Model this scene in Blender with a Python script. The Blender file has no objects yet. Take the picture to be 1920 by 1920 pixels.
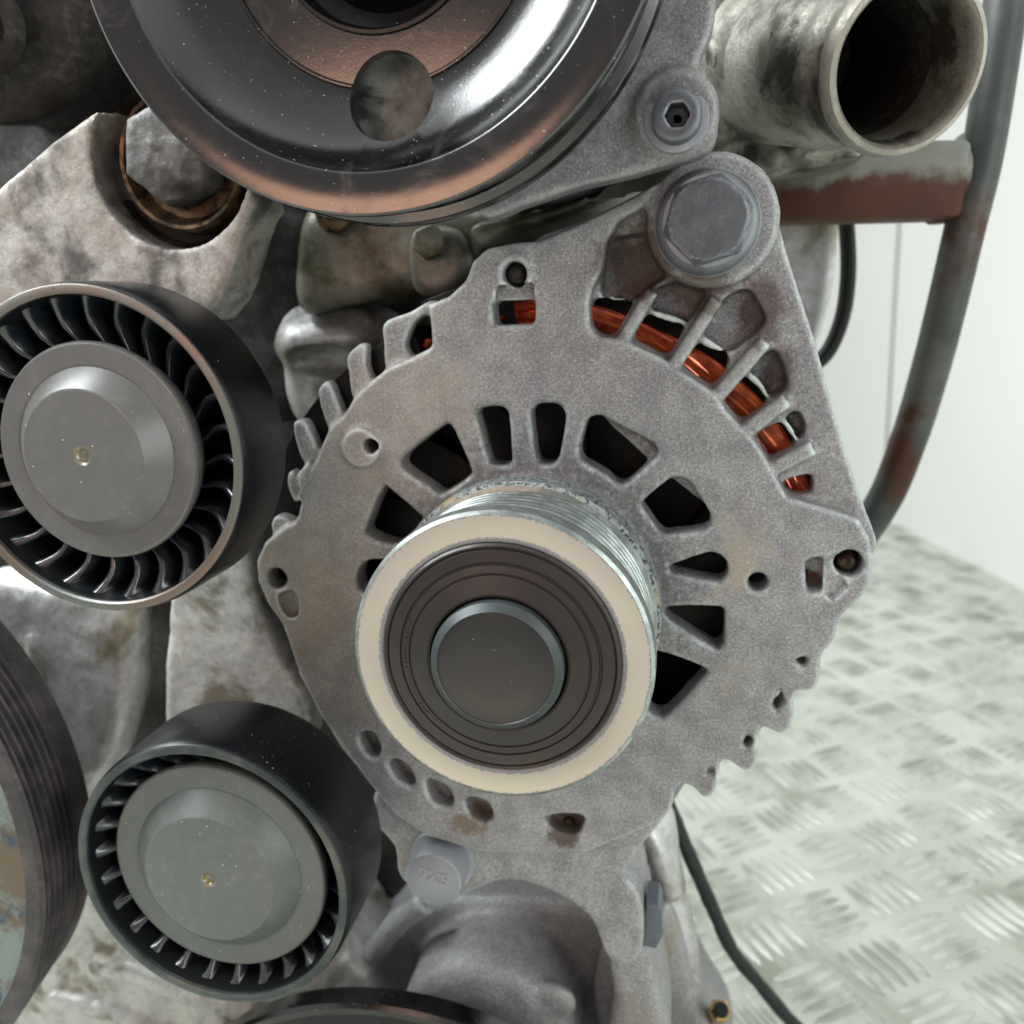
import bpy, bmesh, math, random
from mathutils import Vector, Matrix, noise
random.seed(7)
S = bpy.context.scene
COL = S.collection
PI = math.pi

# ------------------------------------------------------------------ camera
# world: X right, Y along the engine axis away from the viewer, Z up; 1 unit = 1 cm
F, VU, VV = 1600.0, 1280.0, 560.0
n_ = Vector(((VU-960)/F, -(VV-960)/F, -1)).normalized()
x_ = n_.cross(Vector((0, 1, 0))).normalized()
y_ = x_.cross(n_)
cam = bpy.data.cameras.new('camera')
co = bpy.data.objects.new('camera', cam); COL.objects.link(co)
co.matrix_world = Matrix((x_, n_, y_)).to_4x4()
cam.sensor_width = 36; cam.lens = 36*F/1920
cam.clip_start = 0.5; cam.clip_end = 2000
cam.dof.use_dof = True; cam.dof.focus_distance = 16.6; cam.dof.aperture_fstop = 0.03/0.17
S.camera = co

# ------------------------------------------------------------------ light
W = bpy.data.worlds.new('World'); S.world = W; W.use_nodes = True
nt = W.node_tree; bg = nt.nodes['Background']
tc = nt.nodes.new('ShaderNodeTexCoord'); sx = nt.nodes.new('ShaderNodeSeparateXYZ')
nt.links.new(tc.outputs['Generated'], sx.inputs[0])
mr = nt.nodes.new('ShaderNodeMapRange'); mr.inputs[1].default_value = -0.8; mr.inputs[2].default_value = 0.1
nt.links.new(sx.outputs['Y'], mr.inputs[0])
mx = nt.nodes.new('ShaderNodeMix'); mx.data_type = 'RGBA'
mx.inputs[6].default_value = (0.27, 0.27, 0.27, 1); mx.inputs[7].default_value = (0.92, 0.95, 0.93, 1)
nt.links.new(mr.outputs[0], mx.inputs[0]); nt.links.new(mx.outputs[2], bg.inputs['Color'])
bg.inputs['Strength'].default_value = 1.0

def area(name, loc, target, size, power, color, sy=None):
    l = bpy.data.lights.new(name, 'AREA'); l.energy = power; l.color = color
    l.shape = 'RECTANGLE'; l.size = size; l.size_y = sy or size
    o = bpy.data.objects.new(name, l); COL.objects.link(o)
    o.location = loc; o.rotation_euler = (Vector(target)-Vector(loc)).to_track_quat('-Z', 'Y').to_euler()
    return o
area('ceiling_lamp', (-42, 14, 36), (-2, 17, 1), 42, 58000, (0.92, 0.98, 1.0), 30)
area('right_fill', (62, -4, 6), (2, 19, -4), 70, 42000, (0.95, 1.0, 0.99), 50)  # added broad fill from the right side
area('warm_reflection_panel', (-15, -15, 7.5), (-15, 16, 7.5), 14, 1350, (1.0, 0.56, 0.38), 8.5)  # added warm panel behind the camera for copper reflections on black parts
area('warm_low_panel', (-11, -15, -29), (-11, 16, -29), 16, 700, (1.0, 0.56, 0.38), 9)  # second added warm panel, low, for the copper reflection on the cap disc
area('wall_floor_fill', (75, 50, 80), (45, 90, -10), 50, 260000, (0.97, 1.0, 0.97), 50)  # added overhead fill that brightens the wall and floor
S.view_settings.view_transform = 'Standard'; S.view_settings.look = 'None'
S.view_settings.exposure = 0.3; S.view_settings.gamma = 1.0
S.cycles.max_bounces = 6

# ------------------------------------------------------------------ helpers
def P(u, v, d):
    r = Vector(((u-960)/F, -(v-960)/F, -1)); q = r*(d/r.dot(n_))
    return Vector((q.dot(x_), d, q.dot(y_)))
def PX(pts, d): return [(lambda w: (w.x, w.z))(P(u, v, d)) for u, v in pts]

def smooth_poly(pts, k=4):
    n = len(pts); out = []
    for i in range(n):
        p0, p1, p2, p3 = [Vector(pts[(i+j-1) % n]) for j in range(4)]
        for s in range(k):
            t = s/k
            out.append(tuple(0.5*((2*p1)+(-p0+p2)*t+(2*p0-5*p1+4*p2-p3)*t*t+(-p0+3*p1-3*p2+p3)*t**3)))
    return out

def to_mesh(o, mods=True):
    dg = bpy.context.evaluated_depsgraph_get(); dg.update()
    return bpy.data.meshes.new_from_object(o.evaluated_get(dg))

def plate(outline, holes, d0, d1, bev=0.06, res=2):
    """solid between depth d0 (front) and d1 with rounded edges; 2D lists in (x, z)"""
    cu = bpy.data.curves.new('tmp', 'CURVE'); cu.dimensions = '2D'; cu.fill_mode = 'BOTH'
    half = (d1-d0)/2
    bev = min(bev, half*0.9)
    cu.extrude = half-bev; cu.bevel_depth = bev; cu.bevel_resolution = res; cu.offset = -bev
    for pl in [outline]+list(holes):
        sp = cu.splines.new('POLY'); sp.points.add(len(pl)-1); sp.use_cyclic_u = True
        for i, p in enumerate(pl): sp.points[i].co = (p[0], p[1], 0, 1)
    o = bpy.data.objects.new('tmp', cu); COL.objects.link(o)
    me = to_mesh(o); bpy.data.objects.remove(o); bpy.data.curves.remove(cu)
    bm = bmesh.new(); bm.from_mesh(me); bpy.data.meshes.remove(me)
    m = (d0+d1)/2
    for v in bm.verts: x, y, z = v.co; v.co = (x, m-z, y)
    bmesh.ops.remove_doubles(bm, verts=bm.verts, dist=1e-4)
    return bm
def circle(cx, cz, r, n=48, a0=0): return [(cx+r*math.cos(a0+2*PI*i/n), cz+r*math.sin(a0+2*PI*i/n)) for i in range(n)]

def lathe(cx, cz, prof, n=96, axis=None, closed=False, wob=0):
    """profile [(radius, depth)] revolved about the axis through (cx, cz) parallel to Y"""
    bm = bmesh.new(); rings = []
    for r, d in prof:
        if r < 1e-6: rings.append([bm.verts.new((cx, d, cz))]); continue
        rings.append([bm.verts.new((cx+r*math.cos(2*PI*i/n), d, cz+r*math.sin(2*PI*i/n))) for i in range(n)])
    pr = list(zip(rings, rings[1:]))
    if closed: pr.append((rings[-1], rings[0]))
    for a, b in pr:
        for i in range(n):
            j = (i+1) % n
            if len(a) == 1 and len(b) == 1: continue
            if len(a) == 1: bm.faces.new((a[0], b[j], b[i]))
            elif len(b) == 1: bm.faces.new((a[i], a[j], b[0]))
            else: bm.faces.new((a[i], a[j], b[j], b[i]))
    bmesh.ops.recalc_face_normals(bm, faces=bm.faces)
    return bm
def xform(bm, M): bmesh.ops.transform(bm, matrix=M, verts=bm.verts); return bm
def axis_lathe(p0, p1, prof, n=64, closed=False):
    """lathe whose axis runs from p0 to p1; profile depth measured along it"""
    bm = lathe(0, 0, prof, n, closed=closed)
    d = (Vector(p1)-Vector(p0)).normalized()
    q = Vector((0, 1, 0)).rotation_difference(d)
    return xform(bm, Matrix.Translation(p0) @ q.to_matrix().to_4x4())
def box(x0, x1, y0, y1, z0, z1, bev=0.0):
    bm = bmesh.new(); bmesh.ops.create_cube(bm, size=1)
    for v in bm.verts: v.co = ((x0+x1)/2+v.co.x*(x1-x0), (y0+y1)/2+v.co.y*(y1-y0), (z0+z1)/2+v.co.z*(z1-z0))
    if bev: bmesh.ops.bevel(bm, geom=bm.edges[:], offset=bev, segments=2, affect='EDGES', profile=.5)
    return bm
def tube(pts, r, n=12, cap=True, closed=False):
    pts = [Vector(p) for p in pts]; bm = bmesh.new(); rings = []; N = len(pts); up = None
    for i, p in enumerate(pts):
        if closed: t = pts[(i+1) % N]-pts[i-1]
        else: t = pts[min(i+1, N-1)]-pts[max(i-1, 0)]
        t.normalize()
        if up is None: up = t.orthogonal()
        up = (up-t*up.dot(t)).normalized(); b = t.cross(up)
        rr = r[i] if isinstance(r, (list, tuple)) else r
        rings.append([bm.verts.new(p+(up*math.cos(2*PI*k/n)+b*math.sin(2*PI*k/n))*rr) for k in range(n)])
    pairs = list(zip(rings, rings[1:]))
    if closed: pairs.append((rings[-1], rings[0]))
    for a, c in pairs:
        for k in range(n): bm.faces.new((a[k], a[(k+1) % n], c[(k+1) % n], c[k]))
    if cap and not closed: bm.faces.new(rings[0][::-1]); bm.faces.new(rings[-1])
    bmesh.ops.recalc_face_normals(bm, faces=bm.faces)
    return bm
def catmull(pts, k=8):
    pts = [Vector(p) for p in pts]; out = []
    for i in range(len(pts)-1):
        p0 = pts[max(i-1, 0)]; p1 = pts[i]; p2 = pts[i+1]; p3 = pts[min(i+2, len(pts)-1)]
        for s in range(k):
            t = s/k; out.append(0.5*((2*p1)+(-p0+p2)*t+(2*p0-5*p1+4*p2-p3)*t*t+(-p0+3*p1-3*p2+p3)*t**3))
    out.append(pts[-1]); return out
def join(bms):
    out = bmesh.new()
    for b in bms:
        me = bpy.data.meshes.new('t'); b.to_mesh(me); b.free(); out.from_mesh(me); bpy.data.meshes.remove(me)
    return out
def sphere(c, r, sc=(1, 1, 1), seg=24):
    bm = bmesh.new(); bmesh.ops.create_uvsphere(bm, u_segments=seg, v_segments=seg//2, radius=r)
    return xform(bm, Matrix.Translation(c) @ Matrix.Diagonal((*sc, 1)))
def cast(bms, voxel=0.07, it=3, cuts=(), rough=0.0, rscale=1.0):
    """union of solids with cast fillets (voxel remesh, then smoothing), minus the cuts"""
    def tmp(b):
        me = bpy.data.meshes.new('t'); b.to_mesh(me); b.free()
        o = bpy.data.objects.new('t', me); COL.objects.link(o); return o
    o = tmp(join(bms))
    m = o.modifiers.new('r', 'REMESH'); m.mode = 'VOXEL'; m.voxel_size = voxel
    co_ = []
    for c in cuts:
        k = tmp(c); co_.append(k)
        b = o.modifiers.new('b', 'BOOLEAN'); b.object = k; b.solver = 'FAST' if hasattr(bpy.types.BooleanModifier, 'x') else 'EXACT'; b.operation = 'DIFFERENCE'
    if cuts:
        m = o.modifiers.new('r2', 'REMESH'); m.mode = 'VOXEL'; m.voxel_size = voxel
    s = o.modifiers.new('s', 'SMOOTH'); s.factor = 0.5; s.iterations = it
    me = to_mesh(o)
    bpy.data.objects.remove(o)
    for k in co_: bpy.data.objects.remove(k)
    bm = bmesh.new(); bm.from_mesh(me); bpy.data.meshes.remove(me)
    if rough:
        bm.normal_update()
        for v in bm.verts:
            v.co += v.normal*rough*(noise.noise(v.co*rscale)+.5*noise.noise(v.co*rscale*2.7))
    return bm

def obj(name, bm, mat, parent=None, smooth=True, angle=35, kind=None, label=None):
    me = bpy.data.meshes.new(name)
    if parent is not None: xform(bm, Matrix.Translation(-parent.matrix_basis.translation))
    bm.to_mesh(me); bm.free()
    me.materials.append(mat)
    o = bpy.data.objects.new(name, me); COL.objects.link(o)
    if smooth:
        me.shade_smooth()
        me.set_sharp_from_angle(angle=math.radians(angle))
    if parent is not None: o.parent = parent
    if kind: o['kind'] = kind
    if label: o['label'] = label
    return o
def sub(name, bm, mat, part, root, **k):
    """a part of a part: same origin as the thing, parented to the part"""
    o = obj(name, bm, mat, root, **k); o.parent = part; return o
def thing(name, label, cat, loc, group=None):
    o = bpy.data.objects.new(name, None); COL.objects.link(o); o.location = loc
    o.empty_display_size = .5
    o['label'] = label; o['category'] = cat
    if group: o['group'] = group
    return o
def tag(o, label, cat, group=None):
    o['label'] = label; o['category'] = cat
    if group: o['group'] = group
    return o

# ------------------------------------------------------------------ materials
def hexc(h):
    h = h.lstrip('#'); c = [int(h[i:i+2], 16)/255 for i in (0, 2, 4)]
    return tuple(x/12.92 if x <= .04045 else ((x+.055)/1.055)**2.4 for x in c)+(1,)
class M_:
    def __init__(s, name):
        s.m = bpy.data.materials.new(name); s.m.use_nodes = True; s.t = s.m.node_tree
        s.b = s.t.nodes['Principled BSDF']; s.tc = s.t.nodes.new('ShaderNodeTexCoord')
        s.co = s.tc.outputs['Object']; s.h = None
    def n(s, t): return s.t.nodes.new(t)
    def l(s, a, b): s.t.links.new(a, b)
    def noise(s, scale, det=4, rough=.55, dist=0, stretch=None, off=(0, 0, 0)):
        k = s.n('ShaderNodeTexNoise'); k.inputs['Scale'].default_value = scale; k.inputs['Detail'].default_value = det
        k.inputs['Roughness'].default_value = rough; k.inputs['Distortion'].default_value = dist
        mp = s.n('ShaderNodeMapping'); mp.inputs['Location'].default_value = off
        if stretch: mp.inputs['Scale'].default_value = stretch
        s.l(s.co, mp.inputs[0]); s.l(mp.outputs[0], k.inputs['Vector'])
        return k.outputs['Fac']
    def ramp(s, v, lo, hi, a=0., b=1.):
        r = s.n('ShaderNodeMapRange'); r.interpolation_type = 'SMOOTHSTEP'
        for i, x in enumerate((lo, hi, a, b)): r.inputs[i+1].default_value = x
        s.l(v, r.inputs[0]); return r.outputs[0]
    def math(s, op, a, b=None):
        m = s.n('ShaderNodeMath'); m.operation = op
        for i, x in enumerate((a, b)):
            if x is None: continue
            if isinstance(x, (int, float)): m.inputs[i].default_value = x
            else: s.l(x, m.inputs[i])
        return m.outputs[0]
    def mix(s, f, a, b):
        m = s.n('ShaderNodeMix'); m.data_type = 'RGBA'
        if isinstance(f, (int, float)): m.inputs[0].default_value = f
        else: s.l(f, m.inputs[0])
        for i, x in ((6, a), (7, b)):
            if isinstance(x, tuple): m.inputs[i].default_value = x
            elif isinstance(x, str): m.inputs[i].default_value = hexc(x)
            else: s.l(x, m.inputs[i])
        return m.outputs[2]
    def radius(s):
        x = s.n('ShaderNodeSeparateXYZ'); s.l(s.co, x.inputs[0])
        return s.math('SQRT', s.math('ADD', s.math('MULTIPLY', x.outputs[0], x.outputs[0]), s.math('MULTIPLY', x.outputs[2], x.outputs[2])))
    def bump(s, v, strength, dist=.05):
        b = s.n('ShaderNodeBump'); b.inputs['Strength'].default_value = strength; b.inputs['Distance'].default_value = dist
        s.l(v, b.inputs['Height'])
        if s.h: s.l(s.h, b.inputs['Normal'])
        s.h = b.outputs[0]; s.l(s.h, s.b.inputs['Normal'])
    def set(s, color=None, rough=None, metal=None, spec=None, coat=None, coatr=None):
        for k, x in (('Base Color', color), ('Roughness', rough), ('Metallic', metal), ('Specular IOR Level', spec), ('Coat Weight', coat), ('Coat Roughness', coatr)):
            if x is None: continue
            if isinstance(x, str): x = hexc(x)
            if isinstance(x, (int, float, tuple)): s.b.inputs[k].default_value = x
            else: s.l(x, s.b.inputs[k])
        return s.m
    def edge(s, lo=.52, hi=.6):
        g = s.n('ShaderNodeNewGeometry'); return s.ramp(g.outputs['Pointiness'], lo, hi)

def cast_metal(name, c1, c2, stain=None, s_lo=.55, s_hi=.7, edge=None, e_amt=.8, pit=.35, metal=.35, rough=.55, sc=1.0, spark=1.0, sscale=.35, off=(0, 0, 0), spots=()):
    m = M_(name)
    c = m.mix(m.ramp(m.noise(1.3*sc, 5, .6, off=off), .35, .65), c1, c2)
    c = m.mix(m.math('MULTIPLY', m.ramp(m.noise(9*sc, 4, .65, off=off), .45, .75), .35), c, '#6f6a68')
    if spark: c = m.mix(m.math('MULTIPLY', m.ramp(m.noise(17*sc, 3, .7, off=(9, 1, 4)), .35, .65), .5*min(1, spark+.4)), c, '#4c4b50')
    if stain: c = m.mix(m.ramp(m.noise(sscale*sc, 6, .62, .4, off=off), s_lo, s_hi), c, stain)
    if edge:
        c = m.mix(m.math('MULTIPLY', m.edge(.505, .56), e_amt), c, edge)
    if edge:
        g_ = m.n('ShaderNodeNewGeometry'); c = m.mix(m.math('MULTIPLY', m.ramp(g_.outputs['Pointiness'], .495, .45), .55), c, '#3a3633')  # concave recesses darkened, occlusion shade put into the cast colour
    if spark:
        c = m.mix(m.math('MULTIPLY', m.ramp(m.noise(22*sc, 2, .5), .60, .70), .55*spark), c, '#f0eeee')
        c = m.mix(m.math('MULTIPLY', m.ramp(m.noise(22*sc, 3, .6, off=(5, 5, 5)), .66, .76), pit), c, '#3c3836')
    for (pt, rad, sc3, colr, amt, ns, brk) in spots:
        d_ = m.n('ShaderNodeVectorMath'); d_.operation = 'SUBTRACT'; m.l(m.co, d_.inputs[0]); d_.inputs[1].default_value = pt
        e_ = m.n('ShaderNodeVectorMath'); e_.operation = 'MULTIPLY'; m.l(d_.outputs[0], e_.inputs[0]); e_.inputs[1].default_value = sc3
        f_ = m.n('ShaderNodeVectorMath'); f_.operation = 'LENGTH'; m.l(e_.outputs[0], f_.inputs[0])
        v_ = m.math('ADD', m.math('MULTIPLY', m.math('SUBTRACT', m.noise(ns, 5, .7), .5), brk), m.math('SUBTRACT', 1.0, m.math('DIVIDE', f_.outputs['Value'], rad)))
        c = m.mix(m.math('MULTIPLY', m.ramp(v_, .0, .45), amt), c, colr)
    m.bump(m.noise(26*sc, 4, .7), .35, .03)
    m.bump(m.noise(5*sc, 4, .6), .35, .05)
    r = m.ramp(m.noise(14*sc, 3, .6), .3, .7, rough-.12, rough+.15)
    return m.set(c, r, metal, .5)

MAT = {}
AO = Vector((-3.47, 19.3, -6.62))
def at_(u, v, d=19.6): return tuple(P(u, v, d)-AO)
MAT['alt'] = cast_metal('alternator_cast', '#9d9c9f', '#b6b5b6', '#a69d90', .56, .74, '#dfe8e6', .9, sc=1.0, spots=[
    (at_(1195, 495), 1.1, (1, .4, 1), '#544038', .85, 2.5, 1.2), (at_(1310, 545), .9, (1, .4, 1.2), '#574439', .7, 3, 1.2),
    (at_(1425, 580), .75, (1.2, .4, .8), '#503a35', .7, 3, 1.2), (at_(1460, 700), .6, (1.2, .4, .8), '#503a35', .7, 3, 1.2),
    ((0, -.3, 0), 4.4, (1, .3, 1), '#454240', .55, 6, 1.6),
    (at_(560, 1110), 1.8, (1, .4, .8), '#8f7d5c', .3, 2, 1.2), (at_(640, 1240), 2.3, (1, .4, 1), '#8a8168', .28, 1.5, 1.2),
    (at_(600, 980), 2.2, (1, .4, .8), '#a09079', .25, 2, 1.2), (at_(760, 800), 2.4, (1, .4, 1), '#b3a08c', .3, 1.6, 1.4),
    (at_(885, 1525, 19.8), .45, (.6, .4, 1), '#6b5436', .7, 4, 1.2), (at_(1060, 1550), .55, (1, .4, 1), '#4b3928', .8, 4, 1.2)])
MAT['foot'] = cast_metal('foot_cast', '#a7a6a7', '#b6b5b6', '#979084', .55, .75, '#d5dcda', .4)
MAT['engine'] = cast_metal('engine_cast', '#c9c8c8', '#dddcdd', '#8a846c', .46, .64, None, spark=False, metal=.6, rough=.42, sc=.6, sscale=.5)
MAT['olive'] = cast_metal('oily_cast', '#77766a', '#8f8c80', '#4d4a30', .45, .62, None, spark=False, metal=.5, rough=.4, sc=.7, sscale=.5)
MAT['pale'] = cast_metal('pale_cast', '#dcdcd6', '#c3c2bf', '#8a8371', .52, .68, None, spark=False, metal=.4, rough=.45, sc=.8, sscale=.8)
MAT['bracket'] = cast_metal('bracket_cast', '#c6c2bb', '#aaa097', '#5b5753', .42, .66, None, sc=.8, sscale=.9, pit=.8, spark=.02)
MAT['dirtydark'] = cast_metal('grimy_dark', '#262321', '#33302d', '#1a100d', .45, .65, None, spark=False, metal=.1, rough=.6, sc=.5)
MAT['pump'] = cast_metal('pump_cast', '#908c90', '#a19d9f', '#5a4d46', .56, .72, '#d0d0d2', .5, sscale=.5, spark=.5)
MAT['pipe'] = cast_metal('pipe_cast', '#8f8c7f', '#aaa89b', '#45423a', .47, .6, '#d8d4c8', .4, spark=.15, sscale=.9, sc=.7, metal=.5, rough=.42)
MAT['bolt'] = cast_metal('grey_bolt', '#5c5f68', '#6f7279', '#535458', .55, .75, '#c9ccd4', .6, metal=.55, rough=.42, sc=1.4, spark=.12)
MAT['nose'] = cast_metal('nose_cast', '#80837f', '#b0b3ad', '#353836', .46, .66, None, spark=False, metal=.1, rough=.6, sscale=1.2)
MAT['oldbolt'] = cast_metal('old_bolt_steel', '#5f6060', '#757472', '#3b342e', .5, .65, None, spark=False, metal=.4, rough=.5)
MAT['slate'] = cast_metal('slate_bolt', '#5f6a74', '#6c747c', None, spark=False, metal=.4, rough=.45)

m = M_('face_zinc')      # pale machined ring of the pulley with chipped borders
r = m.radius()
nz = m.noise(13, 6, .8)
col = m.mix(m.ramp(m.noise(.35, 2, .5, off=(3, 0, 1)), .35, .65), '#cdc9ba', '#cac1b8')
chip = m.math('ADD', m.ramp(r, 2.34, 2.56, .56, -.14), m.math('SUBTRACT', nz, .5))
chip = m.ramp(chip, .17, .22)
chip2 = m.ramp(m.math('ADD', m.ramp(r, 2.78, 2.93, -.12, .36), m.math('SUBTRACT', m.noise(16, 6, .8), .5)), .2, .25)
spots = m.ramp(m.noise(16, 4, .6, off=(2, 2, 2)), .71, .73)
w = m.n('ShaderNodeTexWave'); w.wave_type = 'RINGS'; w.rings_direction = 'Y'; w.inputs['Scale'].default_value = 9; w.inputs['Distortion'].default_value = .3; m.l(m.co, w.inputs[0])
col = m.mix(m.math('MULTIPLY', w.outputs['Fac'], .16), col, '#a39a8a')
pitc = m.mix(m.noise(30, 3), '#4f4a4c', '#c8c8cc')
allchip = m.math('MAXIMUM', m.math('MAXIMUM', chip, chip2), spots)
col = m.mix(allchip, col, pitc)
m.bump(w.outputs['Fac'], .15, .01)
m.bump(allchip, -.6, .03)
MAT['face'] = m.set(col, m.math('ADD', m.math('MULTIPLY', allchip, .2), .36), .6)

m = M_('groove_steel')
nz = m.noise(1, 4, .6, stretch=(3, 9, 3))
rr_ = m.radius()
col = m.mix(m.ramp(rr_, 2.74, 2.87), '#2c302f', m.mix(m.ramp(nz, .35, .7), '#8c9491', '#bcc3c0'))
pt = m.ramp(m.noise(14, 5, .75), .60, .66)
col = m.mix(m.math('MULTIPLY', pt, .4), col, '#3d3f3f')
m.bump(m.noise(20, 5, .75), .2, .02)
MAT['groove'] = m.set(col, .3, .8)
m = M_('rough_flange')
col = m.mix(m.ramp(m.noise(9, 6, .8), .46, .58), '#a9b0ae', '#3e3d3d')
col = m.mix(m.ramp(m.noise(.8, 3, .5, off=(1, 3, 0)), .55, .7), col, '#b8a184')
m.bump(m.noise(13, 5, .8), .9, .05)
MAT['flange'] = m.set(col, .5, .55)
m = M_('seal_plastic')
col = m.mix(m.ramp(m.noise(.5, 3, .5), .35, .65), '#2b2725', '#352d2b')
m.bump(m.noise(18, 4, .6), .12, .02)
m.bump(m.noise(2.2, 3, .5), .1, .05)
MAT['seal'] = m.set(col, m.ramp(m.noise(3, 4, .6), .3, .7, .3, .42), 0, .5)
m = M_('cap_plastic')
sp = m.ramp(m.noise(16, 2, .5), .76, .78)
m.bump(m.noise(30, 3, .6), .06, .02)
MAT['cap'] = m.set(m.mix(sp, '#2e2c2b', '#cfcfcf'), .3, 0, .6)
MAT['capring'] = M_('cap_bevel').set('#3f4546', .4, .2)

m = M_('black_gloss')     # e-coated pressed steel
dust = m.ramp(m.noise(15, 3, .6, off=(1, 1, 1)), .70, .72)
smear = m.ramp(m.noise(1.1, 6, .7, 1.2, off=(2, 0, 5)), .5, .8)
col = m.mix(m.math('MULTIPLY', smear, .16), '#050404', '#6a625e')
col = m.mix(m.math('MULTIPLY', dust, .7), col, '#d8d8d8')
m.bump(m.noise(3.2, 4, .6), .05, .03)
m.bump(m.noise(24, 4, .7), .05, .02)
m.b.inputs['IOR'].default_value = 1.62
MAT['gloss'] = m.set(col, m.math('ADD', m.math('MULTIPLY', smear, .14), .15), 0, .9)
m = M_('black_drum')      # scuffed belt surface
dust = m.ramp(m.noise(11, 4, .7, off=(4, 1, 1)), .68, .71)
scr = m.ramp(m.noise(2.5, 6, .8, .6, stretch=(1, 3, 1)), .6, .75)
col = m.mix(m.math('MULTIPLY', scr, .3), '#06080d', '#5d636c')
col = m.mix(m.math('MULTIPLY', dust, .8), col, '#d0d4da')
m.bump(m.noise(8, 5, .7), .12, .03)
MAT['drum'] = m.set(col, m.math('ADD', m.math('MULTIPLY', scr, .2), .33), 0, .45)
m = M_('worn_rim')
col = m.mix(m.ramp(m.noise(.5, 3, .6), .35, .65), '#7c6c62', '#747875')  # worn brown tone also carries the rim's copper reflection in the colour
col = m.mix(m.ramp(m.noise(10, 4, .7), .6, .75), col, '#4d4642')
m.bump(m.noise(20, 4, .7), .2, .02)
MAT['rim'] = m.set(col, .4, .6)
m = M_('dark_rim')
col = m.mix(m.ramp(m.noise(.6, 3, .6), .4, .65), '#3f4646', '#5e625f'); m.bump(m.noise(20, 4, .7), .2, .02)
MAT['rim2'] = m.set(col, .34, .5)
m = M_('fin_plastic'); m.bump(m.noise(14, 3, .6), .1, .02)
MAT['fin'] = m.set('#17191c', .33, 0, .8)
def cap_grey(name, c):
    m = M_(name)
    sp = m.ramp(m.noise(13, 2, .5), .75, .77)
    cc = m.mix(sp, m.mix(m.math('MULTIPLY', m.ramp(m.noise(2.5, 6, .75), .45, .8), .35), c, '#8b8982'), '#e8e8e4')
    m.bump(m.noise(40, 3, .6), .1, .015)
    return m.set(cc, .34, 0, .7)
MAT['cap1'] = cap_grey('cap_warm_grey', '#626160'); MAT['cap2'] = cap_grey('cap_green_grey', '#5a605d')
m = M_('copper_wire')
col = m.mix(m.ramp(m.noise(3, 3, .5, stretch=(1, 1, 1)), .35, .65), '#e06a2c', '#a83414')
MAT['copper'] = m.set(col, .2, .55, .8, .6, .1)
MAT['black'] = M_('rotor_black').set('#0a0a0a', .5)
m = M_('brass'); MAT['brass'] = m.set(m.mix(m.ramp(m.noise(2.5, 5, .7), .4, .6), '#6b543a', '#2b241c'), .4, .7)
MAT['shiny'] = M_('polished_brass').set('#c9a56a', .25, .9)
m = M_('rusty_steel')
hgt = m.n('ShaderNodeSeparateXYZ'); m.l(m.co, hgt.inputs[0])
rs = m.ramp(m.math('ADD', m.math('MULTIPLY', m.math('SUBTRACT', hgt.outputs[2], 1.05), -.6), m.math('MULTIPLY', m.noise(.8, 5, .6), 1.0)), .32, .62)
col = m.mix(rs, m.mix(m.noise(1.2, 4), '#a3a396', '#7c7e7c'), m.mix(m.noise(.9, 5), '#47291f', '#6a4735'))
MAT['rust'] = m.set(col, .65, .15)
m = M_('frame_paint')
col = m.mix(m.ramp(m.noise(.35, 5, .6), .42, .62), '#454a48', '#5d5e5b')
col = m.mix(m.ramp(m.noise(.25, 5, .6, off=(4, 4, 2)), .5, .62), col, '#4a2c20')
MAT['frame'] = m.set(col, .5, .3)
MAT['rubber'] = M_('black_rubber').set('#10130f', .45)
m = M_('cable_black'); m.bump(m.noise(9, 3, .6), .4, .05); MAT['cable'] = m.set('#14201c', .4)
m = M_('wall_white'); m.bump(m.noise(3, 3, .6), .05, .1)
MAT['wall'] = m.set(m.mix(m.ramp(m.noise(.02, 4, .5), .3, .7), '#f3f5f1', '#eef0ec'), .6)
m = M_('tread_plate')
col = m.mix(m.ramp(m.noise(.12, 6, .6), .38, .62), '#d5d7ce', '#c2c5ba')
col = m.mix(m.ramp(m.noise(.07, 6, .65, .5, off=(7, 2, 0)), .5, .64), col, '#96998a')  # grey patches: dirt, plus floor shade put into the plate colour
m.bump(m.noise(1.5, 5, .7), .12, .1)
MAT['tread'] = m.set(col, .45, .1)
m = M_('tread_lug'); MAT['lug'] = m.set(m.mix(m.ramp(m.noise(.3, 5, .6), .4, .65), '#cfd2ca', '#9da198'), .38, .5)
m = M_('damper_rubber')
col = m.mix(m.ramp(m.noise(.9, 5, .7), .4, .7), '#3a3638', '#5e5557'); m.bump(m.noise(6, 4, .7), .3, .04)
MAT['damper'] = m.set(col, .42, .15)
m = M_('damper_face')
col = m.mix(m.ramp(m.noise(.7, 6, .7), .42, .55), '#7d8a86', '#6a5d4a'); col = m.mix(m.ramp(m.noise(.6, 6, .7, off=(4, 0, 4)), .52, .62), col, '#3c4a58')
MAT['dface'] = m.set(col, .5, .2)

# ------------------------------------------------------------------ setting: wall, floor
FZ = -30.0
def floor_pt(u, v):
    a = P(u, v, 1.0); k = FZ/a.z; return a*k
g = 400
A = floor_pt(1700, 992); B = floor_pt(1920, 1108)
wd = (B-A).normalized(); nrm = Vector((wd.y, -wd.x, 0))
if nrm.y > 0: nrm = -nrm
bm = bmesh.new()
vs = [bm.verts.new(p) for p in ((-300, -60, FZ), (300, -60, FZ), (300, 400, FZ), (-300, 400, FZ))]
bm.faces.new(vs)
floor = obj('floor', bm, MAT['tread'], smooth=False, kind='structure')
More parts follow.
